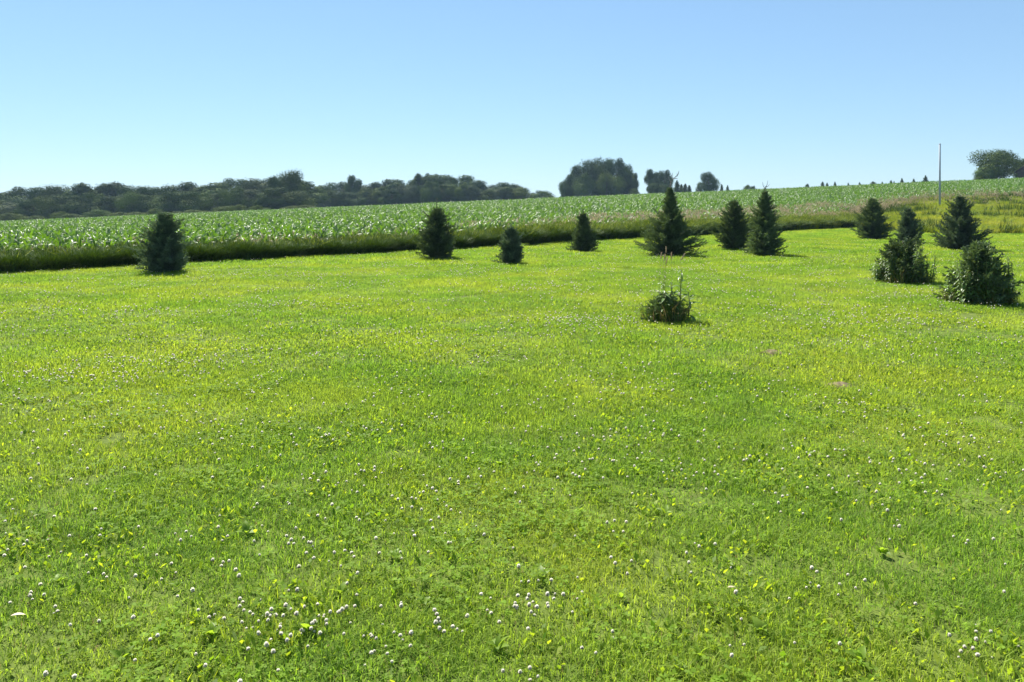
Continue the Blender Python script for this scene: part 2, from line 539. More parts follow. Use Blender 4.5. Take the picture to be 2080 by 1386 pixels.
def build_lawn():
    r = rng(11)
    src = [patch_mesh("grass_near_%d" % i, 100 + i, .17, 210, .038, .0032, M['grass'], .65) for i in range(4)]
    src += [patch_mesh("grass_mid_%d" % i, 120 + i, .32, 270, .042, .0055, M['grass'], .6) for i in range(4)]
    src += [patch_mesh("grass_far_%d" % i, 140 + i, .75, 440, .052, .011, M['grass_far'], .5, .03) for i in range(4)]
    Ps, rt, sc, ix = [], [], [], []
    for (d0, d1, dens, base) in ((0.9, 7.5, 74, 0), (7.0, 22, 16, 4), (21, 66, 3.6, 8)):
        area = math.radians(88) / 2 * (d1 ** 2 - d0 ** 2)
        n = int(area * dens)
        X, Y, u = fan_points(r, n, d0, d1)
        k = (Y < edge_dist(u) + .35) & bare_mask(X, Y)
        X, Y = X[k], Y[k]
        Ps.append(np.stack([X, Y, terrain(X, Y)], 1))
        hN = .65 + .75 * fnoise(X / 1.3, Y / 1.3, 21)
        s = r.uniform(.85, 1.2, len(X))
        sc.append(np.stack([s, s, s * hN], 1))
        rt.append(np.stack([r.normal(0, .04, len(X)), r.normal(0, .04, len(X)), r.uniform(0, 6.28, len(X))], 1))
        ix.append(base + r.integers(0, 4, len(X)))
    o = scatter("lawn_grass", src, np.concatenate(Ps), np.concatenate(rt), np.concatenate(sc), np.concatenate(ix))
    tag(o, "short mown green grass covering the whole lawn", "grass", kind="stuff")
    # paler, longer grass in drifts
    src = [patch_mesh("yellow_tuft_%d" % i, 160 + i, .08, 20, .070, .0045, M['yellow_grass'], .45, 0) for i in range(4)]
    X, Y, u = fan_points(r, 42000, 1.6, 40)
    f = fnoise(X / 2.6 + 40, Y / 1.5, 31)
    k = (Y < edge_dist(u)) & bare_mask(X, Y) & (r.random(len(X)) < np.clip((f - .58) * 5, 0.0, .7) + .02)
    X, Y = X[k], Y[k]; n = len(X)
    s = r.uniform(.55, 1.15, n)
    o = scatter("yellow_grass", src, np.stack([X, Y, terrain(X, Y)], 1), np.stack([r.normal(0, .15, n), r.normal(0, .15, n), r.uniform(0, 6.28, n)], 1), s, r.integers(0, 4, n))
    tag(o, "longer yellow-green grass in drifts across the lawn", "grass", kind="stuff")


def clover_density(X, Y):
    return np.clip((fnoise(X / 1.2 + 11, Y / .9 + 4, 51) - .44) * 1.6, 0, .42)


def build_clover():
    r = rng(17)
    src = []
    for i in range(4):
        mb = MB(); n = 15
        rr = .12 * np.sqrt(r.random(n)); a = r.uniform(0, 6.28, n)
        C = np.stack([rr * np.cos(a), rr * np.sin(a), r.uniform(.024, .046, n)], 1)
        for q in range(3):
            th = r.uniform(0, 6.28, n) if q == 0 else th + 2.094
            el = r.uniform(-.1, .45, n)
            D = np.stack([np.cos(th) * np.cos(el), np.sin(th) * np.cos(el), np.sin(el)], 1)
            Nn = np.stack([r.normal(0, .25, n), r.normal(0, .25, n), np.ones(n)], 1)
            cards(mb, C, D, Nn, r.uniform(.012, .019, n), r.uniform(.012, .017, n), np.repeat(r.random(1), n) * .3 + r.random(n) * .7, 0, .6)
        src.append(mb.mesh("clover_patch_%d" % i, M['clover']))
    X, Y, u = fan_points(r, 70000, 1.0, 40)
    k = (Y < edge_dist(u)) & bare_mask(X, Y) & (r.random(len(X)) < clover_density(X, Y) * np.where(Y > 12, 1.6, 1) + np.where(Y > 12, 0, .12)) & (r.random(len(X)) < np.clip(12 / Y, .4, 1))
    X, Y = X[k], Y[k]; n = len(X)
    o = scatter("clover_leaves", src, np.stack([X, Y, terrain(X, Y)], 1), np.stack([np.zeros(n), np.zeros(n), r.uniform(0, 6.28, n)], 1), r.uniform(.8, 1.3, n) * np.interp(Y, [10, 30], [1, 1.6]), r.integers(0, 4, n))
    tag(o, "low three-leaved clover growing in patches through the lawn", "clover", kind="stuff")


def flower_mesh(name, seed, full=1.0):
    """a globe of upright white florets over drooping brownish ones, on a thin stalk"""
    r = rng(seed)
    mb = MB(); R = .0105; H = .075
    n = 64
    # the ball of florets
    nu, nv = 10, 7
    V = []; q = []; rb = []
    for a in range(nv + 1):
        th = math.pi * a / nv
        for b in range(nu):
            ph_ = b / nu * 6.283 + a * .31; rad = R * .86 * (1 + r.normal(0, .07))
            V.append([rad * math.sin(th) * math.cos(ph_), rad * math.sin(th) * math.sin(ph_), H + rad * .9 * math.cos(th)])
            rb.append(min(1, max(0, .55 + .60 * math.cos(th) + r.normal(0, .06))))
    for a in range(nv):
        for b in range(nu):
            q.append([a * nu + b, (a + 1) * nu + b, (a + 1) * nu + (b + 1) % nu, a * nu + (b + 1) % nu])
    mb.add(V, quads=q, rnd=rb)
    i = np.arange(n) + .5
    ct = 1 - 1.72 * i / n; st = np.sqrt(1 - ct ** 2); ph = i * 2.39996
    D = np.stack([st * np.cos(ph), st * np.sin(ph), ct], 1)
    C = np.array([0, 0, H])
    P = C + D * R * .25
    L = R * r.uniform(.75, 1.05, n)
    Nn = np.cross(D, r.normal(size=(n, 3)))
    rn = np.clip(.55 + .60 * ct + r.normal(0, .08, n), 0, 1)
    cards(mb, P, D, Nn, L, R * .62, rn, 0, .62)
    cards(mb, P, D, np.cross(D, Nn), L, R * .62, rn, 0, .62)
    tube(mb, [[0, 0, -.01], [.004, .002, H * .5], [0, 0, H - .003]], .0011, 4, .5, 1, False)
    return mb.mesh(name, [M['petal'], M['grass']])


def build_flowers():
    r = rng(23)
    src = [flower_mesh("clover_flower_%d" % i, 300 + i) for i in range(4)]
    X, Y, u = fan_points(r, 60000, 1.2, 36)
    dens = clover_density(X, Y)
    cl = fnoise(X / .55, Y / .45, 61)
    pr = np.clip(dens * 1.6 + .20, 0, 1) * np.clip((cl - .34) * 3.0, .05, 1) * np.clip(8.5 / Y, .25, .9) * np.where(Y < 6.5, 3.6, 2.0)
    k = (Y < edge_dist(u) - .3) & (r.random(len(X)) < pr)
    X, Y = X[k], Y[k]
    # the thick clumps at the bottom of the picture
    ex = []
    for (px, py, n, sx, sy) in ((640, 1300, 26, 70, 30), (790, 1335, 16, 60, 25), (560, 1285, 12, 50, 18), (700, 1255, 12, 50, 20), (1045, 1275, 14, 45, 18), (905, 1290, 10, 30, 14),
                               (680, 990, 16, 60, 14), (600, 1130, 9, 50, 12), (720, 1160, 9, 70, 16), (1080, 1240, 10, 50, 15), (140, 770, 110, 120, 9), (300, 745, 70, 90, 8), (1160, 655, 130, 80, 8), (1700, 640, 120, 120, 14), (1900, 600, 120, 90, 12), (250, 640, 110, 160, 7), (620, 625, 60, 120, 6), (1830, 700, 60, 120, 12), (1950, 900, 24, 80, 30), (1250, 560, 60, 200, 5),
                               (1990, 1340, 12, 60, 22), (1690, 1210, 10, 50, 14), (100, 1260, 9, 60, 20), (1000, 700, 14, 60, 8), (480, 1270, 8, 40, 16), (1480, 580, 40, 100, 5)):
        for _ in range(n):
            q = pix(float(np.clip(r.normal(px, sx), 5, 2075)), float(r.normal(py, sy))) if py > 1200 or n < 20 else pix(r.normal(px, sx), r.normal(py, sy))
            ex.append(q[:2])
    ex = np.array(ex)
    X = np.concatenate([X, ex[:, 0]]); Y = np.concatenate([Y, ex[:, 1]])
    Z = terrain(X, Y)
    n = len(X)
    s = r.uniform(.36, .70, n) * np.interp(Y, [6, 14], [1.0, 1.35]); hs = r.uniform(.9, 1.5, n)
    rot = np.stack([r.normal(0, .22, n), r.normal(0, .22, n), r.uniform(0, 6.28, n)], 1)
    idx = r.integers(0, 4, n)
    px, py = to_px(X, Y, Z + .07)
    vis = np.where((px > 3) & (px < 2077) & (py < 1380) & (py > 0))[0]
    order = vis[np.argsort(Y[vis])][:300]
    for k in order:
        o = link("clover_flower", src[idx[k]], loc=(X[k], Y[k], Z[k]), rot=tuple(rot[k]), scale=(s[k], s[k], s[k] * hs[k]))
        tag(o, "white clover flower head standing in the nearest stretch of lawn", "flower", "white clover flowers in the foreground")
    rest = np.setdiff1d(np.arange(n), order)
    o = scatter("clover_blossom", src, np.stack([X, Y, Z], 1)[rest], rot[rest], np.stack([s, s, s * hs], 1)[rest], idx[rest])
    tag(o, "white specks of clover blossom over the middle and far lawn", "clover blossom", kind="stuff")
    return len(rest)


def build_lawn_weeds():
    r = rng(29)
    src = []
    for i in range(4):
        mb = MB(); n = 9
        rr = .10 * np.sqrt(r.random(n)); a = r.uniform(0, 6.28, n)
        P = np.stack([rr * np.cos(a), rr * np.sin(a), r.uniform(.004, .020, n)], 1)
        th = r.uniform(0, 6.28, n); el = r.uniform(.25, 1.2, n)
        D = np.stack([np.cos(th) * np.cos(el), np.sin(th) * np.cos(el), np.sin(el)], 1)
        Nn = np.stack([-np.cos(th) * np.sin(el), -np.sin(th) * np.sin(el), np.cos(el)], 1) + r.normal(0, .3, (n, 3))
        cards(mb, P, D, Nn, r.uniform(.022, .046, n), r.uniform(.010, .020, n), r.random(n), 0, .55)
        src.append(mb.mesh("lawn_weed_%d" % i, M['lawn_weed']))
    X, Y, u = fan_points(r, 15000, 1.0, 13)
    f = fnoise(X / .9 + 3, Y / .7, 55)
    k = bare_mask(X, Y) & (r.random(len(X)) < np.clip((f - .30) * 2.2, .12, 1))
    X, Y = X[k], Y[k]; n = len(X)
    o = scatter("lawn_weeds", src, np.stack([X, Y, terrain(X, Y)], 1), np.stack([np.zeros(n), np.zeros(n), r.uniform(0, 6.28, n)], 1), r.uniform(.7, 1.2, n), r.integers(0, 4, n))
    tag(o, "small yellow-green broad leaves mixed through the near turf", "lawn weeds", kind="stuff")


# ------------------------------------------------------------------ tall grass verge, bank and brome
def build_verge():
    r = rng(41)

    def tuft(name, seed, n, R, h, w, lean, mats, mat=0):
        q = rng(seed); rr = R * np.sqrt(q.random(n)); a = q.uniform(0, 6.28, n)
        mb = MB()
        P = np.stack([rr * np.cos(a), rr * np.sin(a), np.full(n, -.02)], 1)
        blades(mb, P, a + q.normal(0, .9, n), h * q.uniform(.45, 1.1, n), w * q.uniform(.6, 1.3, n), np.abs(q.normal(lean, .18, n)), q.random(n), mat)
        return mb.mesh(name, mats)
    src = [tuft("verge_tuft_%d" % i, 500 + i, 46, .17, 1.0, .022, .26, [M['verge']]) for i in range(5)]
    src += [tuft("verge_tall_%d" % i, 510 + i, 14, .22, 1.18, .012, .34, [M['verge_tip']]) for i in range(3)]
    # the band along the field edge
    n = 64000
    t = r.uniform(-.72, .56, n); e = edge_dist(t)
    # sample evenly along the edge line
    X0 = r.uniform(-24, 30, n); Y0 = 32.2 + 1.066 * X0
    off = r.uniform(0, 1, n) ** 1.3 * 3.4
    wob = (fnoise(X0 / 1.7, Y0 / 1.7, 71) - .5) * .9
    X = X0 - .729 * (off + wob); Y = Y0 + .684 * (off + wob)
    u = X / Y
    gap = fnoise(X0 / 1.1 + 9, Y0 / 1.1, 77)
    k = (r.random(n) < np.where(gap < .30, .25, 1)) & (u < .53) & (Y > 10)
    X, Y, u, off = X[k], Y[k], u[k], off[k]; n = len(X)
    hh = np.interp(u, [-.7, -.4, -.1, .05, .2, .4, .55], [.47, .50, .56, .68, .68, .72, .62])
    hh = hh * (.66 + .40 * fnoise(X / 1.4, Y / 1.4, 73) + .34 * fnoise(X / .45, Y / .45, 74)) * np.clip(.80 + off * .4, .5, 1.0)
    s = r.uniform(.85, 1.25, n)
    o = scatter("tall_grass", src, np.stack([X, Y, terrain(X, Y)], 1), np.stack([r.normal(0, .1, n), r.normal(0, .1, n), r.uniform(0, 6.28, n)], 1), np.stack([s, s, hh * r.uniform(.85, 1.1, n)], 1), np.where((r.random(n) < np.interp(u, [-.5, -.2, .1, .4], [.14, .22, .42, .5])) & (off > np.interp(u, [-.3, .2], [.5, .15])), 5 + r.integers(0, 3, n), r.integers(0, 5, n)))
    tag(o, "dense tall grass in a dark band along the field edge", "tall grass", kind="stuff")

    # long pale grass on the bank at the right
    src = [tuft("bank_tuft_%d" % i, 520 + i, 60, .30, .42, .014, .55, [M['bank']]) for i in range(4)]
    src += [tuft("bank_weed_%d" % i, 530 + i, 34, .24, .75, .02, .35, [M['verge']]) for i in range(2)]
    n = 36000
    u = r.uniform(.36, .90, n); d = np.sqrt(r.uniform(40 ** 2, 96 ** 2, n))
    e = edge_dist(u); c = corn_dist(u)
    k = (d > e - .3) & (d < c + 3) & (r.random(n) < .9)
    u, d = u[k], d[k]; X = u * d; Y = d; n = len(X)
    hN = .5 + .9 * fnoise(X / 4, Y / 4, 79)
    s = r.uniform(.9, 1.4, n)
    o = scatter("bank_grass", src, np.stack([X, Y, terrain(X, Y)], 1), np.stack([r.normal(0, .1, n), r.normal(0, .1, n), r.uniform(0, 6.28, n)], 1), np.stack([s, s, s * hN], 1), np.where((r.random(n) < .2) & (fnoise(X / 3.1 + 5, Y / 2.4, 87) > .60), 4 + r.integers(0, 2, n), r.integers(0, 4, n)))
    tag(o, "long yellow-green grass on the rising bank at the right", "long grass", kind="stuff")

    # brome: thin stems with nodding beige panicles
    src = []
    for i in range(5):
        q = rng(540 + i); mb = MB()
        for j in range(7):
            b = np.array([q.normal(0, .10), q.normal(0, .10), 0]); a = q.uniform(0, 6.28); h = q.uniform(.75, 1.15); ln = q.uniform(.08, .26)
            top = b + np.array([math.cos(a) * ln, math.sin(a) * ln, h])
            midp = b * .5 + top * .5 + np.array([0, 0, .06])
            tube(mb, [b, midp, top], [.0035, .003, .002], 3, q.random(), 1, False)
            m = 16
            f = q.uniform(-.02, .20, m)[:, None]
            P = top[None] - (top - midp)[None] * f * 1.4
            D = norm(np.stack([q.normal(0, .7, m) + math.cos(a) * .5, q.normal(0, .7, m) + math.sin(a) * .5, q.uniform(-.3, .9, m)], 1))
            cards(mb, P, D, q.normal(size=(m, 3)), q.uniform(.035, .075, m), q.uniform(.012, .022, m), q.random(m), 0)
            k = 3
            Pb = np.repeat(b[None], k, 0)
            blades(mb, Pb, q.uniform(0, 6.28, k), h * q.uniform(.4, .7, k), .010, q.uniform(.3, .7, k), q.random(k), 1)
        src.append(mb.mesh("brome_tuft_%d" % i, [M['brome'], M['brome_stem']]))
    Xs, Ys = [], []
    n = 16000
    X0 = r.uniform(-24, 40, n); Y0 = 32.2 + 1.066 * X0
    off = 1.2 + r.random(n) * np.interp(X0, [-24, -5, 2, 10, 40], [2.2, 2.6, 4.0, 6.5, 9.0])
    X = X0 - .729 * off; Y = Y0 + .684 * off; u = X / Y
    pr = np.interp(u, [-.7, -.3, -.15, 0, .1, .3, .55], [.05, .09, .06, .12, .20, .22, .24]) * np.clip((fnoise(X / 2.2, Y / 2.2, 83) - .30) * 3, .05, 1)
    k = (r.random(n) < pr) & (Y > 14) & (u < .6)
    Xs.append(X[k]); Ys.append(Y[k])
    n = 9000
    u = r.uniform(.44, .90, n); d = r.uniform(66, 100, n)
    k = r.random(n) < .30 * sstep(66, 84, d) * (1 - .55 * sstep(90, 100, d)) * np.clip((fnoise(u * d / 5, d / 3, 85) - .25) * 3, .1, 1)
    Xs.append((u * d)[k]); Ys.append(d[k])
    X = np.concatenate(Xs); Y = np.concatenate(Ys); n = len(X)
    s = r.uniform(.7, 1.1, n) * np.interp(X / Y, [-.7, -.2, 0, .3], [.58, .64, .84, .92])
    o = scatter("brome_grass", src, np.stack([X, Y, terrain(X, Y)], 1), np.stack([r.normal(0, .1, n), r.normal(0, .1, n), r.uniform(0, 6.28, n)], 1), s, r.integers(0, 5, n))
    tag(o, "beige seeding grass heads between the tall grass and the maize", "seeding grass", kind="stuff")


# ------------------------------------------------------------------ maize
def corn_mesh(name, seed):
    r = rng(seed); mb = MB()
    H = .46
    tube(mb, [[0, 0, -.03], [.004, 0, .2], [0, .004, H]], [.014, .012, .008], 5, .3, 0, False)
    n = 10; a0 = r.uniform(0, 6.28)
    for i in range(n):
        f = i / (n - 1)
        z0 = .06 + f * (H - .08)
        az = a0 + (i % 2) * math.pi + r.normal(0, .3)
        L = (.24 + .27 * math.sin(math.pi * (.2 + .62 * f))) * r.uniform(.85, 1.15)
        el = math.radians(42 + 34 * f + r.normal(0, 6))
        bend = math.radians(r.uniform(80, 135) * (1 - .35 * f))
        k = 7
        p = np.array([0, 0, z0]); C = [p]; T = []
        for j in range(k):
            t = j / (k - 1)
            e = el - bend * t ** 1.5
            d = np.array([math.cos(az) * math.cos(e), math.sin(az) * math.cos(e), math.sin(e)])
            T.append(d)
            if j < k - 1:
                p = p + d * L / (k - 1); C.append(p)
        T = np.array(T); C = np.array(C)
        tw = np.linspace(0, r.normal(0, .7), k)
        S0 = np.array([-math.sin(az), math.cos(az), 0.0])
        Nn = np.cross(T, S0[None])
        S = S0[None] * np.cos(tw)[:, None] + Nn * np.sin(tw)[:, None]
        N2 = -np.cross(S, T)
        w = .025 * np.array([.55, .9, 1.0, .95, .75, .45, .05]) * (.7 + .5 * math.sin(math.pi * (.15 + .7 * f)))
        strip(mb, C, S, w, -N2, .25, r.random() * .8 + .1, 0)
    return mb.mesh(name, M['corn'], True)


def build_corn():
    r = rng(57)
    src = [corn_mesh("maize_%d" % i, 700 + i) for i in range(6)]
    # rows 0.76 m apart, following the field edge
    ex = np.array([.684, .729]); nx = np.array([-.729, .684])
    P0 = np.array([0, 32.2])
    rows = np.arange(-80, 400) * .57
    pts = []
    for k in rows:
        m = 1500
        t = np.arange(m) * .19 - 45 + r.normal(0, .04, m)
        pts.append(np.stack([P0[0] + ex[0] * t + nx[0] * k, P0[1] + ex[1] * t + nx[1] * k], 1) + r.normal(0, .035, (m, 2)))
    Q = np.concatenate(pts); X, Y = Q[:, 0], Q[:, 1]
    k = (Y > 12) & (Y < CREST + 14)
    X, Y = X[k], Y[k]
    u = X / Y
    c = corn_dist(u)
    keep = (np.abs(u) < .86) & (Y > c) & (r.random(len(X)) < np.where(Y < 60, .92, np.where(Y < 100, .60, .38)))
    X, Y, u, c = X[keep], Y[keep], u[keep], c[keep]
    n = len(X); Z = terrain(X, Y)
    s = r.uniform(.85, 1.22, n) * (.88 + .3 * fnoise(X / 5, Y / 5, 91)) * np.where(Y > 60, 1.12, 1.0)
    rot = np.stack([r.normal(0, .07, n), r.normal(0, .07, n), r.uniform(0, 6.28, n)], 1)
    idx = r.integers(0, 6, n)
    px, py = to_px(X, Y, Z + .6 * s)
    # the plants that show largest: the nearest ones whose tops clear the tall grass
    vh = np.interp(u, [-.7, -.4, -.1, .05, .2, .4, .55], [.47, .50, .56, .68, .68, .72, .62])
    e = edge_dist(u)
    clear = (Z + .48 * s - EYE) / Y > (vh * .95 - EYE) / e + .002
    cand = np.where((px > 5) & (px < 2075) & clear & (u < .45))[0]
    # spread them over the width of the picture
    score = Y[cand] - c[cand] + r.uniform(0, 2.0, len(cand))
    order = cand[np.argsort(score)][:300]
    for j in order:
        o = link("maize_plant", src[idx[j]], loc=(X[j], Y[j], Z[j]), rot=tuple(rot[j]), scale=(s[j],) * 3)
        tag(o, "glossy young maize plant in the front rows behind the tall grass verge", "maize plant", "front maize plants")
    rest = np.setdiff1d(np.arange(n), order)
    o = scatter("maize_field", src, np.stack([X, Y, Z], 1)[rest], rot[rest], s[rest], idx[rest])
    tag(o, "knee-high glossy maize filling the field up to its crest", "maize", kind="stuff")
    return n


# ------------------------------------------------------------------ spruces
def spruce_crown(name, seed, H, R, mat, shape=.85, bare_top=0.0, ragged=.22, skirt=0.0, lean=0.0):
    """whorls of drooping-then-rising branches, each carrying side twigs of needles"""
    r = rng(seed); mb = MB()
    lob = r.uniform(.75, 1.25, 9); lob2 = r.uniform(0, 6.28, 3)
    P, D, Nn, L, W, rn = [], [], [], [], [], []
    z = .03 * H
    hc = H * (1 - bare_top)
    while z < hc * .985:
        f = z / hc
        Rl = R * ((1 - f) ** shape) * (.66 + .34 * min(1, f / .20)) * (1 - .10 * math.sin(f * 19 + lob2[2])) + .03
        nb = int(9 + 7 * (1 - f))
        a0 = r.uniform(0, 6.28)
        for b in range(nb):
            az = a0 + b * 6.283 / nb + r.normal(0, .2)
            side = 1 + .24 * math.sin(az * 2 + lob2[0] + f * 5) + .13 * math.sin(az * 3 + lob2[1] - f * 8) + .08 * math.sin(f * 24 + lob2[2] + az)
            bl = max(Rl * side * (1 + 0.85 * ragged * float(np.clip(r.normal(0, 1), -2, 1.7))), .04)
            el = math.radians(16 + 16 * f + r.normal(0, 12))
            k = max(3, int(bl / .045))
            t = (np.arange(k) + r.uniform(.2, .8)) / k
            d0 = np.array([math.cos(az) * math.cos(el), math.sin(az) * math.cos(el), math.sin(el)])
            base = np.array([lean * z, 0, z - .16 * bl])
            pts = base + d0[None] * (bl * t)[:, None] + np.array([0, 0, 1.0])[None] * (.14 * bl * (t ** 2 - .5 * t))[:, None]
            for sgn in (-1, 1):
                sd = np.array([-math.sin(az), math.cos(az), 0]) * sgn
                tw = norm(d0[None] * r.uniform(.4, 1.0, (k, 1)) + sd[None] * r.uniform(.3, 1.0, (k, 1)) + np.array([0, 0, 1.])[None] * r.normal(.12, .45, (k, 1)))
                ln = (.05 + .26 * bl * (1 - t) + .03) * r.uniform(.7, 1.25, k)
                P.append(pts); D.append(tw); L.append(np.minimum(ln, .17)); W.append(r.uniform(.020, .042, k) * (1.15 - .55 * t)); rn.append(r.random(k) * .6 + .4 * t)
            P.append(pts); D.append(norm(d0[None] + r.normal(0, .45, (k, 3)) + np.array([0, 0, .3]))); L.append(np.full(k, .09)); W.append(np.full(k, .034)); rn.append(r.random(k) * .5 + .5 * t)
        z += (.042 + .012 * H) * r.uniform(.8, 1.2)
    P = np.concatenate(P); D = np.concatenate(D); L = np.concatenate(L); W = np.concatenate(W); rn = np.concatenate(rn)
    up = np.tile(np.array([[0, 0, 1.0]]), (len(P), 1)) + r.normal(0, .35, (len(P), 3))
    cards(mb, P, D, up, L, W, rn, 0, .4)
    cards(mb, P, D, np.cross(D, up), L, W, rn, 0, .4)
    # short needles standing off the twigs: the fuzzy edge
    j = r.integers(0, len(P), len(P))
    Q = P[j] + D[j] * (L[j] * r.uniform(.2, 1, len(j)))[:, None]
    cards(mb, Q, norm(D[j] * .8 + r.normal(0, .6, (len(j), 3))), r.normal(size=(len(j), 3)), r.uniform(.03, .06, len(j)), .012, rn[j], 0, .4)
    return mb.mesh(name, mat)


def make_spruce(px, py, top, wpx, seed, label, mat='spruce', leader='spike', **kw):
    X, Y, Z = pix(px, py)
    Y += .0
    H = height_to(top, Y, Z)
    R = wpx / FPX * Y * .5
    root = empty("spruce_tree", (X, Y + R * .55, tz(X, Y + R * .55)), seed * 1.7)
    tag(root, label, "spruce")
    bare = kw.pop('bare', .06)
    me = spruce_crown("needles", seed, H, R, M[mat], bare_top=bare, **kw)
    link("crown", me, root)
    mb = MB()
    tube(mb, [[0, 0, -.05], [0, 0, H * .5], [0, 0, H * (1 - bare) + .02]], [.022 * H, .013 * H, .006 * H], 7)
    link("trunk", mb.mesh("trunk", M['bark'], True), root)
    mb = MB(); r = rng(seed + 900); hc = H * (1 - bare)
    if leader == 'spike':
        tube(mb, [[0, 0, hc - .1], [.01, 0, (hc + H) / 2], [.0, .01, H]], [.014, .010, .005], 5)
        n = 34; P = np.stack([np.zeros(n), np.zeros(n), r.uniform(hc - .12, H, n)], 1); a = r.uniform(0, 6.28, n)
        cards(mb, P, np.stack([np.cos(a), np.sin(a), np.full(n, .8)], 1), r.normal(size=(n, 3)), .06, .018, r.random(n), 1)
        link("leader", mb.mesh("leader", [M['bark'], M[mat]]), root)
    elif leader == 'fork':
        g = (H - hc) / .30
        tube(mb, [[0, 0, hc - .12], [.01 * g, 0, hc + .05 * g], [.015 * g, 0, hc + .1 * g]], [.011, .009, .007], 5)
        tube(mb, [[.015 * g, 0, hc + .09 * g], [.06 * g, .01, hc + .18 * g], [.085 * g, .0, hc + .30 * g]], [.010, .008, .005], 5)
        tube(mb, [[.013 * g, 0, hc + .08 * g], [-.04 * g, .02, hc + .16 * g], [-.055 * g, .01, hc + .26 * g]], [.010, .008, .005], 5)
        tube(mb, [[.03 * g, 0, hc + .12 * g], [.09 * g, -.01, hc + .15 * g], [.12 * g, -.02, hc + .20 * g]], [.009, .007, .005], 5)
        n = 40; P = np.stack([r.normal(.02, .012, n) * g, r.normal(0, .01, n), r.uniform(hc - .15, hc + .14 * g, n)], 1); a = r.uniform(0, 6.28, n)
        cards(mb, P, np.stack([np.cos(a), np.sin(a), np.full(n, .8)], 1), r.normal(size=(n, 3)), .07, .02, r.random(n), 1)
        link("leader", mb.mesh("leader", [M['bark'], M[mat]]), root, rot=(0, 0, -seed * 1.7))
    elif leader == 'dead':
        g = H - hc
        seg = [([0, 0, hc - .25], [.0, 0, hc + .1 * g], [.07 * g, 0, hc + .42 * g]), ([.07 * g, 0, hc + .40 * g], [.16 * g, 0, hc + .55 * g], [.40 * g, .02, hc + .72 * g]),
               ([.40 * g, .02, hc + .70 * g], [.47 * g, 0, hc + .85 * g], [.50 * g, 0, hc + 1.0 * g]), ([.09 * g, 0, hc + .42 * g], [.12 * g, 0, hc + .65 * g], [.14 * g, .02, hc + .90 * g]),
               ([.06 * g, 0, hc + .35 * g], [-.05 * g, 0, hc + .5 * g], [-.09 * g, 0, hc + .68 * g]), ([.22 * g, 0, hc + .58 * g], [.36 * g, 0, hc + .58 * g], [.45 * g, .03, hc + .56 * g]),
               ([.30 * g, 0, hc + .66 * g], [.42 * g, 0, hc + .76 * g], [.36 * g, .0, hc + .86 * g])]
        for i, s in enumerate(seg):
            tube(mb, s, [.022, .018, .014] if i < 1 else [.014, .011, .007], 5)
        link("dead_leader", mb.mesh("dead_leader", M['dead_wood']), root, rot=(0, 0, -seed * 1.7))["label"] = "bare forked dead leader shoot"
    return root, X, Y, Z, H, R


def build_spruces():
    make_spruce(322, 556, 434, 112, 1, "lone dark spruce at the far left, in front of the grass verge", 'spruce_blue', shape=.62, ragged=.26, bare=.04)
    make_spruce(885, 528, 402, 98, 2, "broad spruce with a thin leader, left of the picture centre", 'spruce', shape=.66, ragged=.24, bare=.20)
    make_spruce(1038, 538, 458, 60, 3, "smallest spruce, just right of the picture centre", 'spruce_blue', shape=.62, ragged=.2, bare=.10)
    make_spruce(1186, 513, 425, 62, 4, "neat narrow cone-shaped spruce standing against the seeding grass", 'spruce', shape=.70, ragged=.12, bare=.12)
    make_spruce(1368, 522, 346, 128, 5, "tallest spruce with a bare forked dead top", 'spruce', 'dead', shape=1.0, ragged=.18, bare=.21)
    make_spruce(1497, 510, 402, 74, 6, "spruce half hidden behind a taller one with a forked tip", 'spruce', shape=.60, ragged=.2, bare=.08)
    make_spruce(1562, 522, 366, 96, 7, "tall spruce with a forked tip and jutting lower branches", 'spruce', 'fork', shape=.90, ragged=.22, bare=.15)
    make_spruce(1781, 488, 402, 64, 8, "rounded dark spruce alone on the far right lawn", 'spruce', shape=.50, ragged=.14, bare=.04)
    make_spruce(1853, 495, 420, 58, 9, "spruce rising behind a leafy overgrown bush at the right", 'spruce_blue', shape=.62, ragged=.18, bare=.07)
    make_spruce(1966, 510, 396, 104, 10, "loose spruce below the grassy bank near the right edge", 'spruce_blue', shape=.72, ragged=.26, bare=.05)
    j = make_spruce(1848, 576, 492, 104, 11, "overgrown low spruce with pale weeds pushing through it", 'spruce', shape=.42, ragged=.22, bare=.04)
    l = make_spruce(2008, 620, 500, 112, 12, "overgrown stout spruce at the right edge, nearest the camera", 'spruce', shape=.42, ragged=.22, bare=.04)
    m = make_spruce(1355, 656, 606, 66, 13, "stunted little spruce smothered by weeds in the open lawn", 'spruce', 'none', shape=.55, ragged=.3, bare=.0)
    return j, l, m


# ------------------------------------------------------------------ weeds
def leaf_blade(name, L, W, droop, mat, seed=0):
    """one lance-shaped leaf along +X, arching down"""
    mb = MB(); k = 6
    t = np.linspace(0, 1, k)
    C = np.stack([L * t, np.zeros(k), L * (.28 * t - droop * t ** 2)], 1)
    S = np.tile([[0, 1.0, 0]], (k, 1))
    w = W * .5 * np.array([.15, .75, 1.0, .85, .5, .03])
    strip(mb, C, S, w, np.tile([[0, 0, 1.0]], (k, 1)), .3, .5, 0)
    return mb.mesh(name, mat, True)


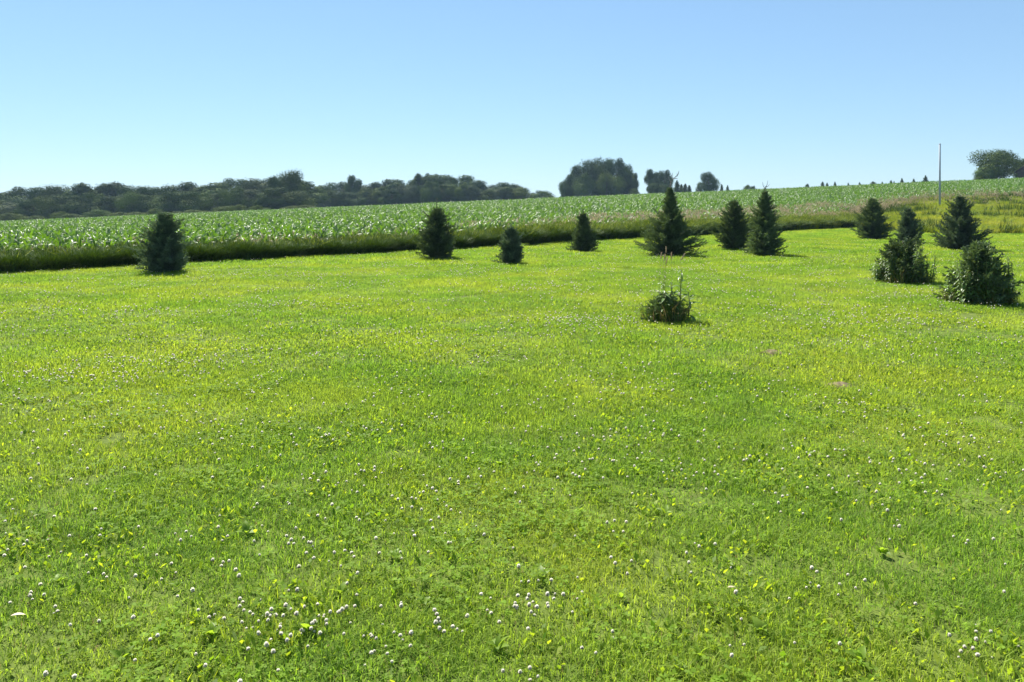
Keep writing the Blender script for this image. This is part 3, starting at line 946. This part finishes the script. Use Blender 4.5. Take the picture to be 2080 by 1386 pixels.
def build_weeds(j, l, m):
    r = rng(83)
    leaf_meshes = [leaf_blade("weed_leaf_%d" % i, 1.0, .24, .55 + .25 * i, M['weed_leaf'], i) for i in range(3)]

    def weed(X, Y, h, lab, group=None, leaves=None, single=True, tilt=0.12, ll=.16):
        root = empty("tall_weed", (X, Y, tz(X, Y)), r.uniform(0, 6.28))
        root.rotation_euler[0] = r.normal(0, tilt)
        tag(root, lab, "weed", group)
        mb = MB()
        bx, by = r.normal(0, .03, 2)
        pts = np.array([[0, 0, -.02], [bx, by, h * .5], [bx * .4, by * .4, h]])
        tube(mb, pts, [.011, .009, .004], 5)
        link("stem", mb.mesh("stem", M['brome_stem']), root)
        n = leaves or int(h * 52)
        if single:
            for i in range(n):
                f = .12 + .88 * (i + r.random() * .5) / n
                p = pts[0] * (1 - f) + pts[2] * f + np.array([bx, by, 0]) * (1 - abs(2 * f - 1))
                s = ll * (1.05 - .50 * f) * r.uniform(.75, 1.2)
                link("leaf", leaf_meshes[int(r.integers(0, 3))], root, loc=tuple(p), rot=(r.normal(0, .25), r.normal(-.25, .25), i * 2.4 + r.normal(0, .3)), scale=(s, s * 1.05, s))
        else:
            mb = MB()
            for i in range(n):
                f = .15 + .85 * (i + r.random() * .5) / n
                p = pts[0] * (1 - f) + pts[2] * f
                a = i * 2.4 + r.normal(0, .3); s = ll * (1.15 - .7 * f) * r.uniform(.8, 1.2); k = 5
                t = np.linspace(0, 1, k); e = r.uniform(.5, 1.1)
                C = p[None] + np.stack([np.cos(a) * s * t, np.sin(a) * s * t, s * (e * t - 1.05 * t ** 2)], 1)
                S = np.tile([[-math.sin(a), math.cos(a), r.normal(0, .3)]], (k, 1))
                strip(mb, C, S, s * .14 * np.array([.2, .9, 1, .65, .03]), np.tile([[0, 0, 1.]], (k, 1)), .3, r.random())
            link("leaves", mb.mesh("leaves", M['weed_leaf'], True), root)
        return root

    # around the two overgrown spruces
    for (o, n, lab, g) in ((j, 26, "leafy pale-flecked weed pushing through the overgrown low spruce", "weeds in the overgrown low spruce"),
                           (l, 28, "leafy pale-flecked weed pushing through the stout spruce at the right edge", "weeds in the stout spruce at the right edge")):
        root, X, Y, Z, H, R = o
        c = root.location
        for i in range(n):
            a = -r.uniform(-.35, 3.5); q = R * r.uniform(.55, 1.05)
            f = 1 - .30 * abs(math.cos(a))
            weed(c[0] + q * math.cos(a), c[1] + q * math.sin(a) * .9, H * f * r.uniform(.62, 1.12), lab, g, single=False, leaves=44, ll=.125)
    # the clump in the open lawn
    root, X, Y, Z, H, R = m
    cx, cy = root.location[0], root.location[1]

    def clump_at(px, dy=0.0):
        return (px - 1040) / FPX * (cy + dy), cy + dy
    for (px, top, dy, lab) in ((1384, 546, .05, "tallest pointed leafy weed in the clump on the open lawn"), (1367, 574, -.05, "middle leafy weed in the lawn clump, under the pointed one"),
                               (1350, 572, .02, "narrow leafy weed at the grass-stalk side of the lawn clump"), (1396, 592, .0, "short leafy weed leaning out right of the lawn clump"),
                               (1345, 594, -.12, "short dark leafy weed at the heart of the lawn clump")):
        x, y = clump_at(px, dy)
        weed(x, y, height_to(top, y, tz(x, y)), lab, tilt=.05, ll=.20)
    # timothy stalks
    for (px, top, tip, lab) in ((1342, 512, .02, "leftmost timothy stalk with a pale seed head"), (1348, 516, .03, "timothy stalk with the thickest pinkish seed head"), (1353, 500, .0, "tallest timothy stalk, its green-beige head above the rest"),
                                (1352, 522, .04, "lowest timothy stalk of the four close together"), (1364, 512, .0, "timothy stalk standing apart with a slim grey head"), (1382, 514, .10, "rightmost timothy stalk with a leaning beige head")):
        x, y = clump_at(px, -.08)
        h = height_to(top, y, tz(x, y))
        rt = empty("timothy_grass", (x, y, tz(x, y))); tag(rt, lab, "grass stalk", "timothy stalks in the lawn clump")
        mb = MB(); b = r.normal(0, .02)
        tube(mb, [[-b, 0, -.02], [b, .01, h * .5], [0, 0, h - .09]], [.0028, .0024, .002], 4)
        link("stalk", mb.mesh("stalk", M['brome_stem']), rt)
        mb = MB(); hd = h * .09 + .02
        tube(mb, [[0, 0, h - .10], [tip * .2, 0, h - .085], [tip * .4, 0, h - .05], [tip * .6, 0, h - .02], [tip * .7, 0, h]], [.003, .0075, .008, .007, .002], 7)
        nn = 60; ff = r.random(nn); a = r.uniform(0, 6.28, nn)
        P = np.stack([tip * .65 * ff + .007 * np.cos(a), .007 * np.sin(a), h - .09 + .085 * ff], 1)
        cards(mb, P, np.stack([np.cos(a), np.sin(a), np.full(nn, .8)], 1), r.normal(size=(nn, 3)), .008, .003, r.random(nn), 0)
        link("seed_head", mb.mesh("seed_head", M['brome']), rt)
    # uncut grass in and around the clump
    src = []
    for i in range(3):
        mb = MB(); n = 40
        rr = .10 * np.sqrt(r.random(n)); a = r.uniform(0, 6.28, n)
        P = np.stack([rr * np.cos(a), rr * np.sin(a), np.zeros(n)], 1)
        dry = r.random(n) < .3
        blades(mb, P[~dry], a[~dry] + r.normal(0, .8, (~dry).sum()), .38 * r.uniform(.3, 1.1, (~dry).sum()), .0042, np.abs(r.normal(.35, .2, (~dry).sum())), r.random((~dry).sum()), 0)
        blades(mb, P[dry], a[dry], .34 * r.uniform(.4, 1.1, dry.sum()), .0038, np.abs(r.normal(.7, .2, dry.sum())), r.random(dry.sum()), 1)
        src.append(mb.mesh("uncut_%d" % i, [M['verge'], M['thatch']]))
    pts = []
    for i in range(30):
        a = r.uniform(0, 6.28); q = .29 * math.sqrt(r.random())
        pts.append((cx + q * math.cos(a) * 1.0, cy + q * math.sin(a) * .8))
    for (o, n) in ((j, 18), (l, 20)):
        for i in range(n):
            a = r.uniform(0, 6.28); q = o[5] * r.uniform(.75, 1.15)
            pts.append((o[0].location[0] + q * math.cos(a), o[0].location[1] + q * math.sin(a)))
    pts = np.array(pts); n = len(pts)
    o = scatter("uncut_grass", src, np.stack([pts[:, 0], pts[:, 1], terrain(pts[:, 0], pts[:, 1])], 1), np.stack([r.normal(0, .15, n), r.normal(0, .15, n), r.uniform(0, 6.28, n)], 1), r.uniform(.6, 1.1, n), r.integers(0, 3, n))
    tag(o, "uncut grass left standing round the weedy spruces", "uncut grass", kind="stuff")


def build_rosettes():
    """dandelion and plantain leaves that stand out of the near turf"""
    r = rng(97)
    lm = []
    for i in range(3):
        lm.append(leaf_blade("rosette_leaf_%d" % i, 1.0, .42 + .1 * i, .35 + .1 * i, M['broad'], i))
    spots = [(1178, 1046), (1186, 1246), (1262, 1222), (1420, 1340), (1385, 1372), (430, 1300), (570, 1245), (628, 1290), (800, 1140), (1350, 1050), (1555, 1046), (1545, 1290), (1860, 990), (1745, 1350), (1100, 1180), (960, 1110),
             (690, 1215), (360, 1200), (250, 1345), (120, 1190), (1640, 1200), (1945, 1245), (1015, 950), (1010, 1330), (860, 1235), (1480, 1150), (1290, 960), (1790, 1130), (500, 1090), (80, 1050), (1640, 930), (900, 1010)]
    where = ["beside the nearest clover flowers", "in the open turf"]
    for i, (px, py) in enumerate(spots):
        X, Y, Z = pix(px, py)
        root = empty("broadleaf_weed", (X, Y, Z), r.uniform(0, 6.28))
        tag(root, "low broad-leaved rosette weed in the near turf", "weed", "broad-leaved weeds in the near lawn")
        n = int(r.integers(4, 8)); s0 = r.uniform(.035, .062)
        for k in range(n):
            s = s0 * r.uniform(.7, 1.15)
            link("leaf", lm[int(r.integers(0, 3))], root, loc=(0, 0, .012), rot=(r.normal(0, .25), -r.uniform(.25, 1.0), k * 6.283 / n + r.normal(0, .3)), scale=(s, s, s))


# ------------------------------------------------------------------ broadleaf trees
def tree_crown(name, seed, H, R, mat, base=.08, n=5200, leaf=.42, lobes=16, shape='round'):
    """clumps of leaves on an uneven shell of lobes, with gaps between"""
    r = rng(seed); mb = MB()
    z0 = base * H
    C, S = [], []
    for i in range(lobes):
        f = (i + .5) / lobes
        zz = z0 + (H - z0) * (.12 + .78 * f)
        env = {'round': math.sqrt(max(.05, 1 - ((f - .42) / .62) ** 2)), 'vase': .45 + .75 * f - .5 * max(0, f - .7) / .3, 'tall': .75 * math.sqrt(max(.05, 1 - ((f - .4) / .64) ** 2)) + .12, 'bush': math.sqrt(max(.05, 1 - (f / 1.05) ** 2))}[shape]
        a = i * 2.4 + r.normal(0, .5)
        q = R * env * r.uniform(.35, .78)
        C.append([q * math.cos(a), q * math.sin(a), zz]); S.append(R * r.uniform(.30, .58) * (.7 + .5 * env))
    C = np.array(C); S = np.array(S)
    w = S ** 2 / (S ** 2).sum()
    k = r.choice(lobes, n, p=w)
    d = norm(r.normal(size=(n, 3)))
    rad = S[k] * r.uniform(.15, 1.0, n) ** .5 * (1 + .16 * np.sin(d[:, 0] * 9 + k) * np.cos(d[:, 2] * 8 + k * 2))
    P = C[k] + d * rad[:, None] * np.array([1, 1, .9])
    P[:, 2] = z0 * .6 + (P[:, 2] - P[:, 2].min()) * (H - z0 * .6) / (P[:, 2].max() - P[:, 2].min())
    N = norm(d + r.normal(0, .24, (n, 3)))
    D = norm(np.cross(N, r.normal(size=(n, 3))) + np.array([0, 0, -.15]))
    cl = .5 + .38 * np.sin(k * 12.9) + r.normal(0, .08, n)
    cards(mb, P, D, N, leaf * r.uniform(.6, 1.25, n), leaf * r.uniform(.45, .85, n), np.clip(cl, 0, 1), 0, .5)
    return mb.mesh(name, mat), C


def tree_trunk(name, seed, H, R, C):
    r = rng(seed + 5); mb = MB()
    tube(mb, [[0, 0, -.4], [r.normal(0, .05), r.normal(0, .05), H * .25], [r.normal(0, .15), r.normal(0, .15), H * .55], [0, 0, H * .82]], [.030 * H, .022 * H, .013 * H, .004 * H], 7)
    for c in C[::2]:
        b = np.array([0, 0, max(.12 * H, c[2] - .25 * H)])
        tube(mb, [b, b * .45 + c * .55 + np.array([0, 0, -.05 * H]), c], [.010 * H, .007 * H, .003 * H], 5)
    return mb.mesh(name, M['bark'], True)


def build_trees():
    r = rng(131)
    protos = []
    for i in range(9):
        sh = ['round', 'round', 'tall', 'round', 'vase', 'bush', 'round', 'tall', 'bush'][i]
        R = [.46, .52, .34, .44, .42, .60, .50, .30, .70][i]
        me, C = tree_crown("leaves_%d" % i, 800 + i, 1.0 * 10, R * 10, M[['tree_a', 'tree_b', 'tree_a', 'tree_c', 'tree_b', 'tree_a', 'tree_a', 'tree_b', 'tree_b'][i]], base=[.10, .08, .08, .10, .14, .02, .06, .05, .0][i], n=13000, leaf=.34, shape=sh, lobes=[13, 15, 12, 13, 12, 11, 15, 11, 10][i])
        protos.append((me, tree_trunk("trunk_%d" % i, 800 + i, 10, R * 10, C), R))

    def place(px, d, top, k, label, group=None, wpx=None, name="broadleaf_tree", sink=0.0, cat="tree"):
        X, Y, Z = at_col(px, d)
        h = height_to(top, Y, Z)
        root = empty(name, (X, Y, Z - sink), r.uniform(0, 6.28))
        s = h / 10.0 * 1.02
        sw = s if wpx is None else (wpx / FPX * d * .5) / (protos[k][2] * 10)
        root.scale = (sw, sw, s)
        tag(root, label, cat, group)
        link("crown", protos[k][0], root); link("trunk", protos[k][1], root)
        return root
    # the wood on the left: its skyline in photograph pixels
    prof = np.array([(-260, 402), (-120, 398), (0, 393), (60, 386), (140, 376), (240, 375), (340, 377), (430, 373), (500, 367), (545, 362), (600, 364), (632, 382), (660, 378), (700, 372), (745, 374), (790, 369), (835, 364), (900, 358), (950, 366), (975, 374), (1030, 376), (1062, 388), (1130, 392)], float)
    top = lambda x: float(np.interp(x, prof[:, 0], prof[:, 1])) - 4
    x = -240
    i = 0
    while x < 1062:                                     # back row gives the skyline
        far = 195 if x < 625 else 255
        w = (62 if x < 625 else 44) * r.uniform(.8, 1.2)
        place(x, far + r.uniform(8, 26), top(x) + r.uniform(-4, 6), [0, 1, 3, 6, 2][int(r.integers(0, 5))], "tree in the wood's back row, its crown on the skyline", "back-row trees of the wood", wpx=w * 1.5)
        x += w * .62; i += 1
    x = -220
    while x < 1050:                                     # front row, lower and rounder
        near = 182 if x < 625 else 242
        w = (58 if x < 625 else 40) * r.uniform(.75, 1.25)
        t = top(x); basey = np.interp(x, [-200, 0, 600, 1050], [455, 448, 425, 402])
        place(x, near + r.uniform(-4, 8), t + (basey - t) * r.uniform(.18, .45), [0, 1, 3, 6, 5, 4][int(r.integers(0, 6))], "lower tree along the wood's edge facing the maize field", "edge trees of the wood", wpx=w * 1.45)
        x += w * .72
    x = -200
    while x < 640:                                      # bushes at its foot
        w = r.uniform(30, 52)
        t = float(np.interp(x, [-200, 0, 300, 640], [434, 432, 424, 416])) + r.uniform(-4, 8)
        place(x, 166 + r.uniform(-4, 6), t, [5, 8][int(r.integers(0, 2))], "rounded bush at the foot of the wood behind the maize", "bushes at the foot of the wood", wpx=w * 1.3, name="bush", cat="bush")
        x += w * r.uniform(.7, 1.4)
    place(588, 198, 344, 1, "tallest crown of the wood, standing above a dip in the skyline", wpx=74)
    place(562, 196, 358, 0, "broad crown close beside the tallest tree of the wood", wpx=60)
    place(720, 258, 357, 2, "thin-topped tree poking above the middle of the wood", wpx=40)
    place(852, 260, 352, 7, "slender twin-topped tree at the wood's high right part", wpx=32)
    place(866, 262, 353, 2, "second slender top beside the twin-topped tree of the wood", wpx=30)
    place(903, 258, 354, 6, "wide domed crown at the wood's high right part", wpx=92)
    place(484, 160, 415, 8, "grey-green rounded bush alone before the wood, left of a smaller one", wpx=46, name="bush", cat="bush")
    place(522, 160, 416, 8, "smaller pale rounded bush alone before the wood", wpx=30, name="bush", cat="bush")
    place(1047, 262, 374, 3, "last tree at the wood's right end, yellowish", wpx=46)
    place(1100, 265, 386, 5, "low bushy tree in the gap between wood and grove", wpx=56)
    place(1080, 270, 391, 8, "lowest shrub in the gap between wood and grove", wpx=34, name="bush", cat="bush")
    # the grove on the skyline
    for (px, t, w, k, d, lab) in ((1157, 352, 44, 6, 258, "left outer tree of the dark skyline grove"), (1176, 335, 54, 0, 262, "left tall tree of the dark skyline grove"), (1203, 323, 62, 1, 258, "left middle crown of the dark skyline grove"),
                                  (1228, 317, 62, 6, 264, "highest middle crown of the dark skyline grove"), (1252, 321, 56, 0, 258, "right middle crown of the dark skyline grove"), (1270, 331, 44, 0, 262, "right tall tree of the grove with a notched outline"),
                                  (1285, 352, 26, 4, 256, "leaning low branchy tree at the grove's right end"), (1190, 352, 60, 5, 252, "low front tree under the grove's left side"), (1232, 350, 66, 8, 251, "low front tree under the grove's right side"),
                                  (1146, 368, 24, 5, 255, "small tree at the foot of the grove's left end")):
        place(px, d, t, k, lab, "trees of the skyline grove", wpx=w)
    place(1290, 248, 382, 8, "pale low bush right of the grove's foot", wpx=26, name="bush", cat="bush")
    place(1325, 255, 344, 2, "left one of the two joined trees right of the grove", wpx=34)
    place(1350, 257, 345, 0, "right one of the two joined trees right of the grove", wpx=40)
    place(1338, 252, 370, 5, "low growth under the two joined trees", wpx=54, name="bush", cat="bush")
    place(1439, 262, 349, 0, "solitary rounded tree on the skyline right of the dead-topped spruce", wpx=40)
    place(1420, 264, 376, 8, "small bush at the solitary skyline tree's left foot", wpx=18, name="bush", cat="bush")
    place(1518, 250, 375, 8, "left bush of the low pair on the crest behind the forked spruce", wpx=22, name="bush", cat="bush")
    place(1530, 252, 377, 5, "right bush of the low pair on the crest behind the forked spruce", wpx=16, name="bush", cat="bush")
    place(1640, 240, 373, 8, "low dark bush leftmost of the far right skyline specks", wpx=12, name="bush", cat="bush")
    place(1774, 235, 368, 8, "flat rounded bush amid the far row of small conifers", wpx=16, name="bush", cat="bush")
    # the big trees at the right edge
    place(2024, 172, 302, 1, "large dark rounded tree on the skyline near the right edge", wpx=92)
    place(2004, 170, 336, 0, "low left side tree joined to the large one near the right edge", wpx=44)
    place(2076, 176, 320, 6, "tree cut off by the right edge, behind the large rounded one", wpx=50)
    place(2112, 176, 316, 0, "tree just past the right edge beside the farmhouse", wpx=60)
    place(1990, 165, 358, 8, "straggly bush left of the large tree's foot near the right edge", wpx=24, name="bush", cat="bush")
    # tiny conifers along the crest
    me = spruce_crown("far_needles", 77, 3.2, 1.05, M['spruce'], shape=.8, ragged=.2)
    mb = MB(); tube(mb, [[0, 0, -.3], [0, 0, 1.5], [0, 0, 3.2]], [.08, .05, .01], 6)
    tk = mb.mesh("far_trunk", M['bark'], True)
    for (px, t, d, wpx) in ((1671, 369, 240, 9), (1680, 371, 242, 7), (1696, 369, 240, 8), (1723, 371, 242, 5), (1746, 370, 242, 6), (1792, 369, 240, 6), (1810, 366, 238, 7), (1816, 368, 240, 6), (1832, 362, 238, 9), (1856, 363, 238, 8), (1880, 356, 236, 10)):
        X, Y, Z = at_col(px, d); h = height_to(t, Y, Z)
        root = empty("conifer", (X, Y, Z), r.uniform(0, 6.28)); root.scale = (wpx * 1.7 / FPX * d * .5 / 1.05,) * 2 + (h / 3.2,)
        tag(root, "tiny dark conifer in the row along the far field crest at the right", "conifer", "distant conifers on the crest")
        link("crown", me, root); link("trunk", tk, root)
    for (px, t, d, wpx, lab) in ((1375, 366, 250, 13, "spired conifer on the skyline close behind the dead-topped spruce"), (1384, 374, 252, 12, "first low conifer right of the spired skyline one"), (1392, 373, 250, 13, "second low conifer right of the spired skyline one"), (1400, 376, 252, 12, "third low conifer right of the spired skyline one"),
                                 (1466, 374, 250, 8, "faint small conifer right of the solitary skyline tree"), (1478, 376, 250, 7, "second small conifer right of the solitary skyline tree")):
        X, Y, Z = at_col(px, d); h = height_to(t, Y, Z)
        root = empty("conifer", (X, Y, Z), r.uniform(0, 6.28)); root.scale = (wpx * 1.7 / FPX * d * .5 / 1.05,) * 2 + (h / 3.2,)
        tag(root, lab, "conifer", "distant conifers behind the dead-topped spruce")
        link("crown", me, root); link("trunk", tk, root)


# ------------------------------------------------------------------ pole, house, small things
def build_small():
    r = rng(151)
    X, Y, Z = at_col(1909, 72)
    h = height_to(293, Y, Z)
    root = empty("metal_pole", (X, Y, Z)); tag(root, "plain slim grey pole rising from the tall grass at the right", "pole")
    mb = MB(); tube(mb, [[0, 0, -.5], [0, 0, h * .5], [0, 0, h]], [.085, .08, .075], 14)
    link("shaft", mb.mesh("shaft", M['steel'], False), root)
    mb = MB(); tube(mb, [[0, 0, h - .02], [0, 0, h + .03], [0, 0, h + .06]], [.084, .084, .04], 14)
    link("cap", mb.mesh("cap", M['steel']), root)
    # farmhouse corner behind the right-edge trees
    X, Y, Z = at_col(2122, 168)
    root = empty("farm_house", (X, Y, Z - .2), .25); tag(root, "brown-roofed low farm building at the right edge, half behind trees", "house")
    wall = plain_mat("house_wall", (.22, .16, .13), (.30, .23, .19), 3, .8, .3, .1)
    roof = plain_mat("house_roof", (.15, .10, .09), (.24, .17, .15), 6, .9, .2, .3)
    white = plain_mat("house_trim", (.72, .72, .70), (.8, .8, .78), 4, .6, .3)
    glass = plain_mat("house_glass", (.03, .04, .05), (.05, .06, .07), 2, .1, .6)

    def box(a, b):
        a = np.array(a, float); b = np.array(b, float)
        V = np.array([[x, y, z] for x in (a[0], b[0]) for y in (a[1], b[1]) for z in (a[2], b[2])])
        return V, [[0, 1, 3, 2], [4, 6, 7, 5], [0, 4, 5, 1], [2, 3, 7, 6], [0, 2, 6, 4], [1, 5, 7, 3]]
    mb = MB()
    V, q = box((-4, -3, 0), (4, 3, 2.4)); mb.add(V, quads=q)
    mb.add([[-4, -3, 2.4], [-4, 3, 2.4], [-4, 0, 4.0], [4, -3, 2.4], [4, 3, 2.4], [4, 0, 4.0]], tris=[[0, 2, 1], [3, 4, 5]])
    link("wall", mb.mesh("wall", wall), root)
    mb = MB()
    for s in (-1, 1):
        V = np.array([[-4.4, s * 3.4, 2.22], [4.4, s * 3.4, 2.22], [4.4, 0, 4.06], [-4.4, 0, 4.06]]); V2 = V + [0, 0, .16]
        mb.add(np.concatenate([V, V2]), quads=[[0, 1, 2, 3], [4, 7, 6, 5], [0, 4, 5, 1], [1, 5, 6, 2], [2, 6, 7, 3], [3, 7, 4, 0]])
    rf = link("roof", mb.mesh("roof", roof), root)
    mb = MB(); V, q = box((-4.42, -3.46, 2.12), (4.42, -3.36, 2.30)); mb.add(V, quads=q)
    link("gutter", mb.mesh("gutter", white), rf)
    for x in (-2.6, 0.2, 2.6):
        mb = MB(); V, q = box((x - .5, -3.05, .9), (x + .5, -2.98, 2.0)); mb.add(V, quads=q)
        w = link("window", mb.mesh("window", white), root)
        mb = MB(); V, q = box((x - .42, -3.07, .98), (x + .42, -3.052, 1.92)); mb.add(V, quads=q)
        link("pane", mb.mesh("pane", glass), w)
    # bare earth spots
    for (p, lab) in ((BARE[0], "small bare earth spot, the farther of two right of the weed clump"), (BARE[1], "small pinkish bare earth spot, the nearer of two in the right lawn")):
        mb = MB(); n = 16; rings = [(0, .030), (.05, .026), (.10, .012), (.14, -.012)]
        V = [[0, 0, .04]]; tr = []; q = []
        for ri, (rad, z) in enumerate(rings[1:]):
            for k in range(n):
                a = k / n * 6.283; f = 1 + r.normal(0, .20)
                V.append([rad * f * math.cos(a) * 1.1, rad * f * math.sin(a) * .8, z + r.normal(0, .009)])
        for k in range(n):
            tr.append([0, 1 + k, 1 + (k + 1) % n])
            for ri in range(2):
                b = 1 + ri * n
                q.append([b + k, b + n + k, b + n + (k + 1) % n, b + (k + 1) % n])
        mb.add(V, quads=q, tris=tr)
        tag(link("bare_earth", mb.mesh("bare_earth", M['soil'], True), loc=p), lab, "earth patch")
    # dry fallen leaves
    dry = leaf_mat("dry_leaf", (.62, .50, .34), (.70, .60, .44), .3, (1, 1, .9), .6, .3)
    for (px, py, s, rz, lab) in ((1478, 1222, .035, .1, "pale yellowish fallen leaf lying among clover, right foreground"), (22, 1282, .05, .3, "long whitish dry leaf at the left edge of the foreground")):
        p = pix(px, py)
        me = leaf_blade("fallen_leaf", 1.0, .38, .25, dry)
        tag(link("fallen_leaf", me, loc=(p[0], p[1], p[2] + .055), rot=(0, .1, rz), scale=(s, s, s)), lab, "leaf")


build_lawn()
build_clover()
build_lawn_weeds()
build_verge()
n_corn = build_corn()
jj, ll_, mm = build_spruces()
build_weeds(jj, ll_, mm)
build_trees()
build_small()
build_rosettes()
build_flowers()


# ------------------------------------------------------------------ the summer haze
def build_haze():
    lo = float(min(-8, terrain(np.array([-1200., -800, 0]), np.array([1200., 1700, 1800])).min())) - 1.5
    hi = 34.0
    V = [[x, y, z] for x in (-1900, 1900) for y in (-1900, 1900) for z in (lo, hi)]
    mb = MB(); mb.add(V, quads=[[0, 1, 3, 2], [4, 6, 7, 5], [0, 4, 5, 1], [2, 3, 7, 6], [0, 2, 6, 4], [1, 5, 7, 3]])
    m = bpy.data.materials.new("haze"); m.use_nodes = True
    N = m.node_tree.nodes; N.remove(N["Principled BSDF"])
    v = N.new("ShaderNodeVolumePrincipled"); v.inputs["Color"].default_value = (.50, .72, 1, 1); v.inputs["Density"].default_value = HAZE; v.inputs["Anisotropy"].default_value = .2
    m.node_tree.links.new(v.outputs[0], N["Material Output"].inputs["Volume"])
    tag(link("haze", mb.mesh("haze", m)), "thin blue summer haze over the fields", kind="stuff")


HAZE = 0.00019
build_haze()
